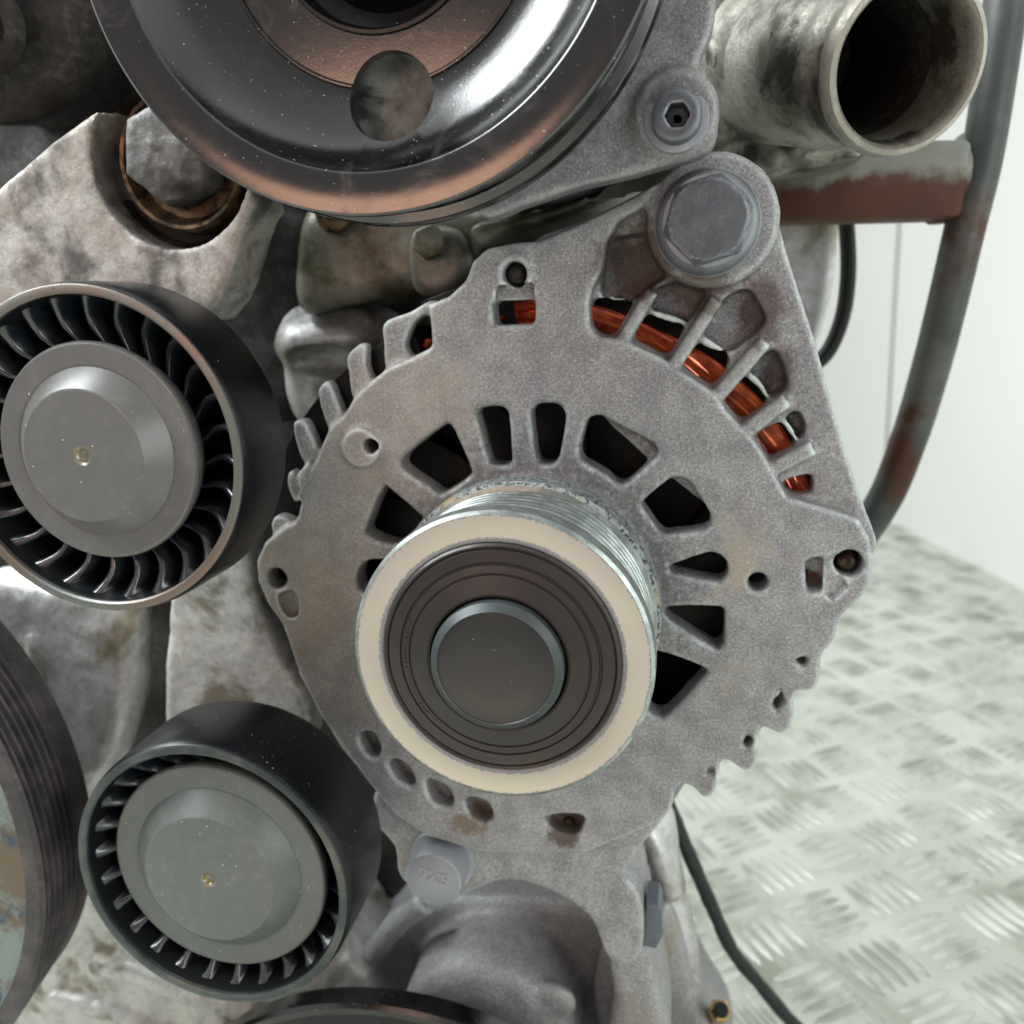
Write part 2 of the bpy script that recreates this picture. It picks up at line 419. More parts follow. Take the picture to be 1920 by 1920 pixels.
# five-bar tread lugs, real raised geometry on the floor
def lug_bm():
    bm = bmesh.new(); L, Wd, H = 1.45, .23, .17
    n = 6; top = []; rings = []
    for i in range(n+1):
        t = i/n*2-1; w = Wd*math.sqrt(max(0, 1-t*t))+.02; h = H*math.sqrt(max(0, 1-t*t*.9))
        rings.append([bm.verts.new((t*L, -w, 0)), bm.verts.new((t*L, -w*.45, h)), bm.verts.new((t*L, w*.45, h)), bm.verts.new((t*L, w, 0))])
    for a, b in zip(rings, rings[1:]):
        for k in range(3): bm.faces.new((a[k], b[k], b[k+1], a[k+1]))
    return bm
lug_me = bpy.data.meshes.new('lug'); b_ = lug_bm(); b_.to_mesh(b_) if False else b_.to_mesh(lug_me); b_.free()
base_v = [v.co.copy() for v in lug_me.vertices]; base_f = [tuple(p.vertices) for p in lug_me.polygons]
verts = []; faces = []
PIT = 3.65; ang = math.radians(33)
ex = Vector((math.cos(ang), math.sin(ang), 0)); ey = Vector((-math.sin(ang), math.cos(ang), 0))
cen = floor_pt(1560, 1600)
for i in range(-18, 26):
    for j in range(-14, 40):
        c = cen+ex*i*PIT+ey*j*PIT
        if (c-A).dot(nrm) < 1.5 or c.y < 20 or c.x > 60 or c.x < -14: continue
        hor = (i+j) % 2 == 0
        for k in range(5):
            o = (k-2)*.66
            for_ = (ex, ey) if hor else (ey, ex)
            cc = c+for_[1]*o; b0 = len(verts)
            sgn = 1 if hor else -1
            for v in base_v: verts.append(cc+for_[0]*v.x+for_[1]*v.y+Vector((0, 0, v.z+.002)))
            faces += [tuple(b0+q for q in (f if hor else f[::-1])) for f in base_f]
me = bpy.data.meshes.new('tread_lugs'); me.from_pydata(verts, [], faces); me.materials.append(MAT['lug']); me.shade_smooth()
o = bpy.data.objects.new('tread_lugs', me); COL.objects.link(o); o.parent = floor; o['kind'] = 'stuff'

def wall_slab(a, b, z0, z1, th=3):
    bm = bmesh.new(); back = -nrm*th
    q = [a, b, b+back, a+back]
    lo = [bm.verts.new((p.x, p.y, z0)) for p in q]; hi = [bm.verts.new((p.x, p.y, z1)) for p in q]
    for i in range(4): bm.faces.new((lo[i], lo[(i+1) % 4], hi[(i+1) % 4], hi[i]))
    bm.faces.new(hi); bm.faces.new(lo[::-1])
    bmesh.ops.recalc_face_normals(bm, faces=bm.faces); return bm
q1 = floor_pt(1655, 968); seam = A+wd*((q1-A).dot(wd))
wall = obj('wall', wall_slab(A-wd*260, seam-wd*.5, FZ-1, 200), MAT['wall'], smooth=False); wall['kind'] = 'structure'
w2 = obj('wall_panel', wall_slab(seam+wd*.5, A+wd*200, FZ-1, 200), MAT['wall'], smooth=False); w2['kind'] = 'structure'
w3 = obj('wall_joint_strip', wall_slab(seam-wd*.5, seam+wd*.5, FZ-1, 200, 2), MAT['frame'], smooth=False); w3.location = -nrm*.35; w3['kind'] = 'structure'

# ------------------------------------------------------------------ engine block and castings behind
blk = thing('engine_block', 'dirty cast engine block filling the background behind pulleys and alternator', 'engine', P(500, 900, 24))
bp = [(-300, -300), (1290, -300), (1290, 300), (1180, 420), (1180, 700), (1120, 1000), (1130, 1300), (1170, 1560), (1230, 1700), (1300, 1860), (1330, 2200), (-300, 2200)]
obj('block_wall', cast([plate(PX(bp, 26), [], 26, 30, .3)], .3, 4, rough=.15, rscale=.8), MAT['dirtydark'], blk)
# cover between the two upper pulleys
cv = [(560, 400), (620, 380), (760, 380), (900, 380), (1000, 390), (940, 460), (870, 520), (800, 552), (700, 562), (620, 575), (560, 590), (540, 520)]
obj('side_cover', cast([plate(smooth_poly(PX(cv, 22.0)), [], 22.0, 25.5, .5)], .12, 6, rough=.06, rscale=1.1), MAT['olive'], blk)
obj('cover_plug', cast([
    axis_lathe(P(628, 402, 21.4), P(628, 402, 24), [(0, 0), (.4, 0), (.5, .15), (.5, 2), (0, 2)])], .1, 4), MAT['brass'], blk)
# dark cavity plate left of it
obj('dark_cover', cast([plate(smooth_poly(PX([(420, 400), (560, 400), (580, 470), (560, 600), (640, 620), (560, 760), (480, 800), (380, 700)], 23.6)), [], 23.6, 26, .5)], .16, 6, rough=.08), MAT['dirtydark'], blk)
# rounded boss above the alternator fingers
obj('water_outlet_boss', cast([sphere(P(625, 640, 24), 1.35, (1.3, 1.2, .8)), plate(smooth_poly(PX([(520, 590), (600, 565), (690, 585), (700, 640), (640, 700), (610, 760), (560, 800), (530, 760), (520, 680)], 23.2)), [], 23.2, 26, .45)],
    .12, 6, cuts=[sphere(P(600, 680, 22.8), .8, (1.5, 1, .7))], rough=.05), MAT['engine'], blk)
# tower boss with bolt at (800,470)
obj('tower_boss', cast([plate(smooth_poly(PX([(770, 430), (860, 430), (880, 500), (850, 545), (800, 560), (765, 530)], 21.6)), [], 21.6, 24, .3)],
    .1, 5), MAT['olive'], blk)
hx = lambda c, d0, d1, r, a=0, bev=.06: plate(circle(c[0], c[1], r, 6, a), [], d0, d1, bev)
c_ = P(806, 455, 21.3)
b1 = thing('small_bolt', 'small dull hex bolt in the recess under the big black pulley', 'bolt', c_)
obj('bolt_head', hx((c_.x, c_.z), 21.1, 21.9, .42, .3), MAT['olive'], b1)
# light castings between and below the idlers
obj('timing_cover', cast([plate(smooth_poly(PX([(-60, 1100), (60, 1090), (215, 1110), (246, 1180), (240, 1330), (205, 1450), (120, 1540), (0, 1500), (-60, 1400)], 20.5)), [], 20.5, 22, .7),
    tube(catmull([P(70, 1190, 20.6), P(62, 1260, 20.5), P(30, 1330, 20.5)]), .25, 12)], .12, 8, rough=.08, rscale=.8), MAT['engine'], blk)
obj('tensioner_arm', cast([plate(smooth_poly(PX([(330, 1040), (400, 1000), (455, 1030), (480, 1120), (520, 1230), (580, 1330), (560, 1420), (430, 1420), (318, 1420), (303, 1300), (312, 1150)], 20.2)), [], 20.2, 21.3, .3)],
    .1, 5, rough=.04, rscale=1.2), MAT['pale'], blk)
obj('lower_cover', cast([plate(PX([(90, 1640), (300, 1620), (620, 1760), (760, 1960), (760, 2200), (-60, 2200), (-60, 1900)], 22), [], 22, 26, .5),
    tube(catmull([P(100, 1870, 21.9), P(200, 1895, 21.9), P(330, 1960, 21.9)]), .3, 12),
    sphere(P(420, 1930, 22), .9), tube(catmull([P(180, 1800, 22), P(300, 1830, 22), P(480, 1900, 22)]), .5, 12)], .14, 5, rough=.12, rscale=1.0), MAT['pale'], blk)
# rounded pump body under the alternator
pb = thing('lower_pump', 'rounded grey cast pump housing under the alternator foot', 'pump', P(940, 1860, 22))
c_ = P(925, 1890, 22)
obj('pump_body', cast([lathe(c_.x, c_.z, [(0, 20.5), (1.7, 20.52), (2.3, 20.62), (2.62, 20.85), (2.75, 21.3), (2.8, 26), (0, 26)], 96),
    plate(smooth_poly(PX([(640, 1850), (700, 1780), (760, 1700), (800, 1690), (1120, 1700), (1180, 1760), (1250, 1700), (1300, 1860), (1330, 2100), (560, 2100)], 23)), [], 23, 26.5, .4),
    tube(catmull([P(700, 1790, 23), P(745, 1730, 22.4), P(800, 1690, 22)]), .4, 12),
    tube(catmull([P(1180, 1760, 22.6), P(1160, 1860, 22.4), P(1180, 1980, 22.4)]), .75, 16),
    plate(smooth_poly(PX([(1135, 1740), (1205, 1720), (1222, 1800), (1255, 1990), (1140, 1990), (1150, 1880)], 20.3)), [], 20.3, 23, .3), sphere(P(1030, 1875, 21.0), .62, (1.4, .5, 1))], .1, 6,
    cuts=[sphere(P(755, 1905, 20.4), .35), sphere(P(890, 1895, 19.9), .5)], rough=.03), MAT['foot'], pb)
c_ = P(760, 2330, 18.6)
lp = thing('lower_pulley', 'thin dark top rim of a pulley at the bottom edge of the photo', 'pulley', c_)
Rr = (P(760, 1893, 18.6)-c_).length
obj('pulley_rim', lathe(c_.x, c_.z, [(Rr-.4, 18.9), (Rr-.3, 18.55), (Rr-.12, 18.55), (Rr-.02, 18.65), (Rr-.02, 18.8), (Rr-.16, 18.95), (Rr-.16, 19.4), (Rr-.5, 19.5)], 160), MAT['gloss'], lp)
obj('pulley_disc', lathe(c_.x, c_.z, [(0, 19), (Rr-.4, 18.9), (Rr-.5, 19.5), (0, 19.5)], 96), MAT['drum'], lp)

# dark round housing top left
c_ = P(60, 90, 20)
dh = thing('dark_housing', 'grimy dark rounded housing in the upper left corner behind the pulley', 'housing', c_)
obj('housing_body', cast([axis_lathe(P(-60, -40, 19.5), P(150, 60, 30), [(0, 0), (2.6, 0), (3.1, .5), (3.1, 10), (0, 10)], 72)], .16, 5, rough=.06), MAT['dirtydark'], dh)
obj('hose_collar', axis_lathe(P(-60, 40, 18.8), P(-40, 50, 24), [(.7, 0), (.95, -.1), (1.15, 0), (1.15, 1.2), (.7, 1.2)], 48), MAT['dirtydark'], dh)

# engine mount arm upper left, with counterbore and old bolt
c_ = P(320, 300, 18.4)
ma = thing('mount_arm', 'chipped pale cast bracket arm with a counterbored hole, upper left', 'bracket', c_)
arm = [(-120, 440), (0, 348), (90, 268), (205, 186), (250, 120), (330, 60), (420, 120), (478, 385), (466, 400), (452, 440), (436, 500), (412, 560), (380, 600), (200, 620), (-120, 640)]
obj('arm_body', cast([plate(PX(arm, 18.3), [], 18.3, 19.9, .12)], .07, 3,
    cuts=[axis_lathe((c_.x-.0, 18.0, c_.z+.02), (c_.x-.0, 19.4, c_.z+.02), [(0, -.5), (1.97, -.5), (1.85, 1.5), (0, 1.5)], 48)], rough=.02, rscale=1.6), MAT['bracket'], ma)
obj('bore_floor', lathe(c_.x-.1, c_.z+.1, [(1.83, 19.0), (1.8, 19.42), (0, 19.44)], 48), MAT['dirtydark'], ma)
c2 = P(346, 302, 18.6)
ob = thing('old_bolt', 'worn grey bolt head in a brassy flanged socket, partly behind the big black pulley', 'bolt', c2)
obj('flange_ring', lathe(c2.x, c2.z, [(.9, 18.75), (1.2, 18.72), (1.32, 18.6), (1.38, 18.4), (1.46, 18.38), (1.52, 18.5), (1.52, 19.45), (.9, 19.45)], 64, closed=True), MAT['brass'], ob)
obj('bolt_head', cast([plate(circle(c2.x-.08, c2.z+.12, 1.13, 6, .35), [], 17.95, 19, .16, 3)], .06, 2, cuts=[sphere((c2.x+.2, 17.75, c2.z-.75), .35, (1.6, 1, .6))], rough=.03, rscale=2.5), MAT['oldbolt'], ob)

# ------------------------------------------------------------------ power steering pump housing
c_ = P(1200, 200, 19)
ph = thing('pump_housing', 'grey cast flange housing behind the big black pulley, with one socket screw', 'pump housing', c_)
pho = [(1200, -200), (1350, -160), (1343, 0), (1333, 60), (1314, 105), (1308, 150), (1318, 178), (1340, 205), (1347, 240), (1335, 275), (1300, 296), (1240, 312), (1180, 330), (1080, 352), (980, 385), (900, 405), (860, 300), (900, 100), (950, -200)]
obj('flange', cast([plate(smooth_poly(PX(pho, 18.2)), [], 18.2, 19.0, .12), plate(smooth_poly(PX([(1180, -200), (1300, -200), (1310, 0), (1290, 120), (1296, 200), (1300, 262), (1200, 290), (1000, 360), (880, 300)], 18.6)), [], 18.6, 22.5, .2),
    axis_lathe(P(1268, 216, 18.0), P(1268, 216, 20), [(0, 0), (.72, 0), (.82, .12), (.85, 2), (0, 2)], 40)], .06, 3, rough=.015, rscale=2), MAT['pump'], ph)
lo = [(880, 420), (1000, 395), (1120, 360), (1240, 325), (1320, 300), (1345, 310), (1300, 330), (1200, 350), (1080, 400), (960, 440), (900, 470)]
obj('lower_web', cast([plate(smooth_poly(PX(lo, 20.8)), [], 20.8, 24, .3)], .1, 4), MAT['olive'], ph)
c_ = P(1268, 216, 17.6)
sb = thing('socket_screw', 'grey cap screw with a hexagon socket at the edge of the pump flange', 'bolt', c_)
obj('screw_head', cast([lathe(c_.x, c_.z, [(0, 17.55), (.4, 17.55), (.46, 17.6), (.48, 17.8), (.48, 18.2), (0, 18.2)], 48)], .035, 2, cuts=[plate(circle(c_.x+.02, c_.z, .24, 6), [], 17.2, 17.95, .01)]), MAT['bolt'], sb)
obj('screw_washer', lathe(c_.x, c_.z, [(0, 17.95), (.6, 17.95), (.62, 18.0), (.62, 18.1), (0, 18.1)], 48), MAT['bolt'], sb)

# ------------------------------------------------------------------ coolant pipe, frame, hose, cable
p0 = P(1706, 122, 20); p1 = P(1395, 112, 27.5)
cp = thing('coolant_pipe', 'open mouthed weathered metal pipe stub with a rolled lip, upper right', 'pipe', p0)
L = (p1-p0).length
obj('pipe_body', axis_lathe(p0, p1, [(0, 5.2), (1.38, 5), (1.44, 1.2), (1.46, .35), (1.5, .1), (1.58, 0), (1.68, .03), (1.74, .15), (1.76, .3), (1.7, .5), (1.6, .65), (1.58, .9), (1.6, 1.05), (1.68, 1.2), (1.69, 1.5), (1.64, 1.8), (1.68, 2.0), (1.78, 2.25), (1.86, 3), (2.0, L*.7), (2.1, L), (1.6, L)], 96), MAT['pipe'], cp)
obj('pipe_inside', axis_lathe(p0, p1, [(1.41, 1.5), (1.36, 4.9), (0, 5.1)], 64), MAT['dirtydark'], cp)
obj('pipe_base', cast([plate(smooth_poly(PX([(1300, -160), (1500, -160), (1470, 60), (1440, 200), (1420, 240), (1340, 260), (1290, 200)], 25)), [], 25, 29, .5),
    tube(catmull([P(1330, 110, 24.5), P(1400, 95, 24.7), P(1480, 60, 25)]), .45, 12),
    plate(smooth_poly(PX([(1330, 250), (1560, 262), (1640, 275), (1600, 300), (1440, 330), (1360, 380), (1320, 330)], 26)), [], 26, 29, .4)], .13, 5, rough=.07), MAT['pipe'], cp)

fr = thing('engine_stand', 'bent grey steel tube frame with a rusty crossbar, right of the engine', 'stand', P(1815, 400, 28))
path = [P(1905, -160, 28), P(1888, -20, 28), P(1866, 140, 28), P(1840, 300, 28), P(1806, 440, 28), P(1778, 560, 28.2), P(1745, 690, 28.6), P(1705, 820, 29.2), P(1650, 950, 30), P(1560, 1060, 31), P(1430, 1130, 32)]
obj('upright_tube', tube(catmull(path), .56, 24), MAT['frame'], fr)
a_ = P(1390, 352, 29.2); b_ = P(1806, 344, 28.2)
xb = box(0, (b_-a_).length, -.9, .9, -1.05, 1.12, .22)
for v in xb.verts:
    v.co.z *= 1.08-.13*v.co.x/(b_-a_).length
q = Vector((1, 0, 0)).rotation_difference((b_-a_).normalized())
xform(xb, Matrix.Translation(a_) @ q.to_matrix().to_4x4())
obj('crossbar', xb, MAT['rust'], fr)
obj('weld_gusset', cast([sphere(P(1800, 340, 28.2), 1.0, (.45, .7, 1.35)), box(*[k for k in (P(1790, 300, 28).x-.5, P(1790, 300, 28).x+.3, 27.9, 28.9, P(1790, 415, 28).z, P(1790, 270, 28).z)], .1)], .08, 5, rough=.05), MAT['rust'], fr)
hs = obj('hose', tube(catmull([P(1575, 300, 31), P(1588, 430, 31), P(1590, 520, 31), P(1578, 600, 31), P(1548, 665, 31), P(1500, 700, 31)]), .26, 16), MAT['rubber'])
tag(hs, 'black rubber hose loop hanging under the rusty crossbar', 'hose')
# vertical grey pillar behind the alternator's right edge
pl = obj('support_plate', cast([plate(smooth_poly(PX([(1420, 380), (1560, 400), (1574, 450), (1560, 560), (1530, 660), (1500, 720), (1420, 700)], 32)), [], 32, 33, .3)], .15, 4), MAT['engine'])
tag(pl, 'pale grey metal plate hanging behind the right edge of the alternator', 'plate')
cb = obj('cable', tube(catmull([P(1225, 1440, 25), P(1262, 1530, 25), P(1300, 1620, 25.3), P(1335, 1700, 25.6), P(1372, 1780, 26), P(1420, 1840, 26.5), P(1500, 1930, 27), P(1620, 2020, 28)], 8),
    [.235+.012*math.sin(i*.9)+.01*math.sin(i*2.3) for i in range(7*8+1)], 16), MAT['cable'])
tag(cb, 'black cable curving down over the tread plate floor', 'cable')
c_ = P(1352, 1893, 22.8)
bf = thing('brass_fitting', 'small shiny brass fitting at the bottom edge left of the cable', 'fitting', c_)
obj('fitting_nut', axis_lathe(c_, P(1320, 1930, 25), [(0, 0), (.25, 0), (.34, .08), (.36, .4), (.3, .5), (.3, 1.5), (0, 1.5)], 6), MAT['shiny'], bf)
obj('fitting_end', axis_lathe(P(1353, 1892, 22.7), P(1320, 1930, 25), [(0, 0), (.2, 0), (.24, .1), (0, .15)], 24), MAT['groove'], bf)

# ------------------------------------------------------------------ alternator
D = 19.3
AC = Vector((-3.47, 15, -6.62))         # pulley axis
alt = thing('alternator', 'grey cast alternator with ribbed slotted housing, copper windings and a ringed pulley', 'alternator', (AC.x, D, AC.z))
inner = [
 [(750, 869), (766, 847), (831, 798), (847, 802), (859, 825), (883, 884), (875, 897), (838, 922), (822, 927), (800, 912), (759, 884)],
 [(892, 775), (903, 766), (931, 762), (947, 767), (953, 781), (959, 862), (950, 873), (928, 873), (916, 862), (897, 797)],
 [(995, 781), (1003, 762), (1019, 757), (1047, 759), (1059, 775), (1058, 800), (1047, 859), (1036, 870), (1016, 870), (1005, 859)],
 [(1086, 847), (1097, 797), (1106, 783), (1128, 780), (1144, 789), (1222, 830), (1233, 847), (1231, 856), (1184, 900), (1169, 909), (1159, 908), (1125, 883), (1094, 866)],
 [(1202, 947), (1212, 934), (1250, 903), (1269, 895), (1291, 903), (1306, 922), (1331, 962), (1333, 981), (1325, 994), (1262, 1003), (1244, 1002), (1231, 988), (1206, 953)],
 [(1253, 1066), (1266, 1058), (1322, 1039), (1344, 1039), (1362, 1053), (1366, 1075), (1356, 1092), (1341, 1092), (1269, 1078)],
 [(1247, 1150), (1259, 1139), (1347, 1139), (1359, 1150), (1358, 1200), (1350, 1216), (1338, 1216), (1262, 1169)],
 [(1215, 1228), (1245, 1226), (1319, 1253), (1320, 1269), (1275, 1319), (1250, 1344), (1234, 1347), (1215, 1334), (1195, 1290)],
 [(716, 917), (731, 919), (789, 969), (788, 978), (750, 1019), (719, 1019), (691, 1006), (684, 994)],
 [(669, 1075), (681, 1056), (710, 1050), (740, 1060), (740, 1150), (681, 1113), (669, 1100)],
]
ring_slots = [
 [(1111, 572), (1128, 564), (1175, 567), (1178, 575), (1159, 609), (1147, 625), (1125, 623), (1112, 609)],
 [(1219, 589), (1275, 606), (1273, 622), (1250, 659), (1234, 658), (1188, 634), (1188, 625), (1203, 603)],
 [(1312, 636), (1353, 662), (1359, 681), (1344, 709), (1325, 716), (1278, 684), (1278, 672), (1300, 644)],
 [(1400, 709), (1425, 728), (1434, 762), (1422, 775), (1394, 784), (1381, 778), (1356, 747), (1359, 737)],
 [(1466, 798), (1484, 816), (1491, 850), (1481, 862), (1456, 866), (1441, 856), (1422, 822), (1425, 816)],
 [(1516, 895), (1520, 919), (1516, 925), (1488, 928), (1472, 916), (1472, 906)],
]
left_slot = [(759, 637), (766, 619), (781, 600), (809, 592), (809, 648), (772, 667), (762, 662)]
top_rect = [(922, 565), (1003, 562), (1001, 607), (926, 610)]
right_rect = [(1510, 1055), (1522, 1048), (1546, 1045), (1545, 1110), (1514, 1113)]
tri = [[(1495, 1240), (1512, 1236), (1509, 1251)], [(1453, 1322), (1462, 1300), (1467, 1318), (1458, 1330)], [(1397, 1395), (1404, 1381), (1409, 1392), (1402, 1402)], [(1327, 1451), (1335, 1440), (1338, 1452)]]
sm = lambda pl, d, k=4: smooth_poly(PX(pl, d), k)
cut_slots = [sm(s, D) for s in inner]
# main face plate
face = [(809, 650), (806, 600), (800, 572), (840, 556), (872, 526), (885, 490), (912, 466), (960, 455), (1010, 452), (1100, 414), (1200, 362), (1236, 340),
  (1220, 380), (1160, 415), (1138, 450), (1132, 500), (1110, 540), (1104, 572), (1106, 612), (1124, 632), (1150, 634), (1172, 636), (1192, 648), (1236, 668), (1262, 686), (1283, 700), (1326, 727),
  (1345, 740), (1362, 770), (1385, 795), (1405, 812), (1424, 838), (1445, 872), (1462, 905), (1478, 934), (1520, 945), (1575, 962), (1612, 975), (1632, 1010), (1640, 1050), (1634, 1092), (1612, 1128), (1590, 1146), (1573, 1162), (1572, 1187),
  (1556, 1216), (1541, 1228), (1538, 1275), (1531, 1293), (1516, 1299), (1489, 1294), (1489, 1350), (1481, 1374), (1462, 1379), (1444, 1370), (1429, 1362), (1423, 1387), (1422, 1425), (1414, 1445), (1397, 1449), (1378, 1436), (1366, 1427), (1353, 1427),
  (1348, 1450), (1343, 1482), (1331, 1500), (1317, 1497), (1300, 1478), (1281, 1472), (1266, 1481), (1262, 1510), (1245, 1540), (1200, 1560), (1100, 1600), (1030, 1600), (900, 1600), (800, 1570), (740, 1530), (690, 1470), (640, 1400), (600, 1345), (560, 1265),
  (527, 1170), (500, 1132), (481, 1090), (480, 1050), (495, 1018), (530, 990), (551, 980), (566, 945), (553, 890), (580, 864), (566, 912), (592, 860), (600, 838), (617, 800), (645, 776), (664, 742), (690, 718), (725, 690), (772, 669)]
left_gaps = []
holes = list(cut_slots)
holes.append(PX(top_rect, D)); holes.append(PX(right_rect, D))
holes += [PX([(sum(p[0] for p in t)/len(t)+(q_[0]-sum(p[0] for p in t)/len(t))*1.7, sum(p[1] for p in t)/len(t)+(q_[1]-sum(p[1] for p in t)/len(t))*1.7) for q_ in t], D) for t in tri]
def cpx(u, v, rpx, d, n=24): c = P(u, v, d); return circle(c.x, c.z, rpx*d/F/.95, n)
holes += [cpx(965, 514, 22, D), cpx(1593, 1058, 25, D), cpx(517, 1086, 22, D), cpx(1422, 1093, 18, D), cpx(697, 835, 15, D)]
pock = [[(672, 1378), (700, 1376), (712, 1402), (706, 1424), (684, 1412)], [(728, 1428), (758, 1432), (776, 1462), (772, 1476), (744, 1462)], [(804, 1468), (834, 1478), (846, 1500), (838, 1512), (812, 1500)], [(878, 1502), (910, 1508), (920, 1532), (906, 1540), (884, 1528)], [(1028, 1534), (1088, 1532), (1088, 1556), (1072, 1566), (1040, 1556)]]
holes += [sm([(sum(q[0] for q in p)/len(p)+(a-sum(q[0] for q in p)/len(p))*kk, sum(q[1] for q in p)/len(p)+(b-sum(q[1] for q in p)/len(p))*kk) for a, b in p], D) for p, kk in zip(pock, (1.0, 1.05, 1.2, 1.2, 1.1))]
def ribs_from(a, b, w, d0, d1, rb=.12):
    a = Vector(a); b = Vector(b); t = (b-a).normalized(); nn = Vector((-t.y, t.x))*w
    return plate([tuple(a+nn), tuple(a-nn), tuple(b-nn), tuple(b+nn)], [], d0, d1, rb)
def rib(u0, v0, u1, v1, w, d0=19.38, d1=20.9):
    return ribs_from(PX([(u0, v0)], D)[0], PX([(u1, v1)], D)[0], w, d0, d1)
web = [(1000, 455), (1100, 412), (1200, 362), (1240, 332), (1290, 308), (1340, 298), (1390, 309), (1425, 340), (1446, 385), (1462, 430), (1482, 500), (1521, 620), (1561, 760), (1600, 890), (1624, 960), (1640, 1030), (1560, 1080), (1400, 1000), (1150, 800), (1050, 650), (1050, 520)]
def grow(pl, k, du=0, dv=0):
    u = sum(p[0] for p in pl)/len(pl); v = sum(p[1] for p in pl)/len(pl)
    return [(u+(p[0]-u)*k+du, v+(p[1]-v)*k+dv) for p in pl]
web_holes = [sm(grow(s, 1.14, 2, -2), 19.75) for s in ring_slots]
pockets = [
 [(1138, 452), (1180, 440), (1225, 440), (1236, 478), (1262, 508), (1222, 536), (1190, 560), (1130, 556), (1130, 500)],
 [(1232, 540), (1290, 524), (1338, 524), (1300, 590), (1284, 608), (1214, 584)],
 [(1352, 566), (1400, 540), (1424, 568), (1436, 604), (1400, 640), (1362, 660), (1306, 632)],
 [(1400, 700), (1440, 660), (1460, 664), (1478, 722), (1440, 745), (1425, 728)],
 [(1470, 790), (1496, 770), (1512, 800), (1500, 830), (1488, 820)],
]
parts = [
 plate(PX(face, D), holes, D, 20.15, .1),
 plate(smooth_poly(PX(web, 19.9), 3), web_holes+[sm(p, 19.75) for p in pockets], 19.75, 20.5, .08),
 plate(smooth_poly(PX(web, 20.2), 3), [sm(grow(s, 1.3, 3, -3), 20.2) for s in ring_slots], 20.35, 20.75, .05),
]
e = P(1336, 414, 19.4)
parts.append(lathe(e.x, e.z, [(0, 19.35), (1.28, 19.35), (1.38, 19.45), (1.42, 21.5), (0, 21.5)], 64))
for a in ((1166, 642, 1222, 545, .14), (1262, 690, 1345, 562, .15), (1348, 744, 1438, 640, .16), (1400, 812, 1478, 752, .17), (1446, 886, 1528, 842, .17)): parts.append(rib(*a[:4], a[4], 19.4, 20.5))
# fingers on the left shoulder
fing = [[(719, 640), (717, 612), (730, 598), (768, 585), (812, 562), (818, 590), (792, 592), (772, 612), (760, 650), (775, 680), (727, 700)],
 [(653, 696), (650, 672), (660, 655), (685, 643), (687, 690), (700, 722), (664, 752)], [(597, 742), (600, 725), (609, 715), (620, 720), (639, 768), (645, 785), (617, 806)],
 [(549, 802), (561, 786), (576, 796), (595, 838), (602, 850), (572, 872)], [(538, 902), (547, 882), (568, 914), (562, 935), (551, 940)], [(508, 985), (520, 966), (552, 980), (560, 1000), (520, 1010)]]
for f_ in fing: parts.append(plate(smooth_poly(PX(f_, 19.55), 3), [], 19.5, 20.0, .08))
# crown shoulder beyond the slots, and boss rings
for u, v, r1 in ((680, 838, .46),):
    c = P(u, v, D); parts.append(lathe(c.x, c.z, [(0, 19.16), (r1*.5, 19.14), (r1-.04, 19.1), (r1+.02, 19.16), (r1+.06, 19.32), (r1+.1, 19.4), (0, 19.4)], 40))
c = P(965, 514, D); parts.append(lathe(c.x, c.z, [(.27, 19.26), (.4, 19.22), (.5, 19.4), (.27, 19.4)], 36, closed=True))
# nose boss around the shaft
parts.append(lathe(AC.x, AC.z, [(0, 18.3), (2.3, 18.3), (2.55, 18.7), (2.75, 19.25), (3.0, 19.5), (0, 19.5)], 80))
# back shell under the teeth and stator seat
parts.append(plate(PX([(1262, 1505), (1200, 1555), (1100, 1598), (900, 1598), (760, 1540), (640, 1400), (560, 1260), (600, 1240), (760, 1420), (950, 1500), (1120, 1490), (1250, 1440), (1340, 1340), (1400, 1220), (1440, 1250), (1380, 1380), (1290, 1460)], 20), [], 19.9, 21.6, .1))
# recess round the lower bolt
foot = [(720, 1480), (900, 1560), (1040, 1570), (1180, 1530), (1262, 1500), (1240, 1545), (1195, 1600), (1172, 1640), (1190, 1668), (1204, 1700), (1208, 1760), (1196, 1800), (1160, 1810), (1134, 1790), (1118, 1745), (1090, 1708), (1020, 1668), (950, 1652), (900, 1668), (840, 1690), (775, 1668), (745, 1640), (738, 1590), (700, 1540)]
fp = plate(smooth_poly(PX(foot, 19.9), 3), [], 19.9, 22.5, .15)
cuts = []
c = P(925, 540, D)
# shallow channel from the top rivet down to its slot
cuts.append(plate(PX([(930, 535), (1000, 530), (1003, 606), (924, 609)], D), [], 18.5, D+.28, .02))
cuts.append(plate(PX([(1545, 1050), (1570, 1035), (1590, 1100), (1560, 1130), (1546, 1110)], D), [], 18.5, D+.14, .02))
cuts.append(plate(smooth_poly(PX([(520, 1118), (550, 1108), (560, 1140), (552, 1160), (532, 1152)], D), 3), [], 18.5, D+.25, .02))
for (u, v, rr_) in ((965, 514, .27), (1593, 1058, .3), (517, 1086, .27), (1422, 1093, .22), (698, 835, .19)):
    c = P(u, v, D); cuts.append(axis_lathe((c.x, 18.5, c.z), (c.x, 22, c.z), [(0, 0), (rr_, 0), (rr_, 2.1), (0, 2.1)], 24))
body = cast(parts+[fp], .055, 3, cuts=cuts, rough=.008, rscale=3)
body_o = obj('housing', body, MAT['alt'], alt, angle=60)
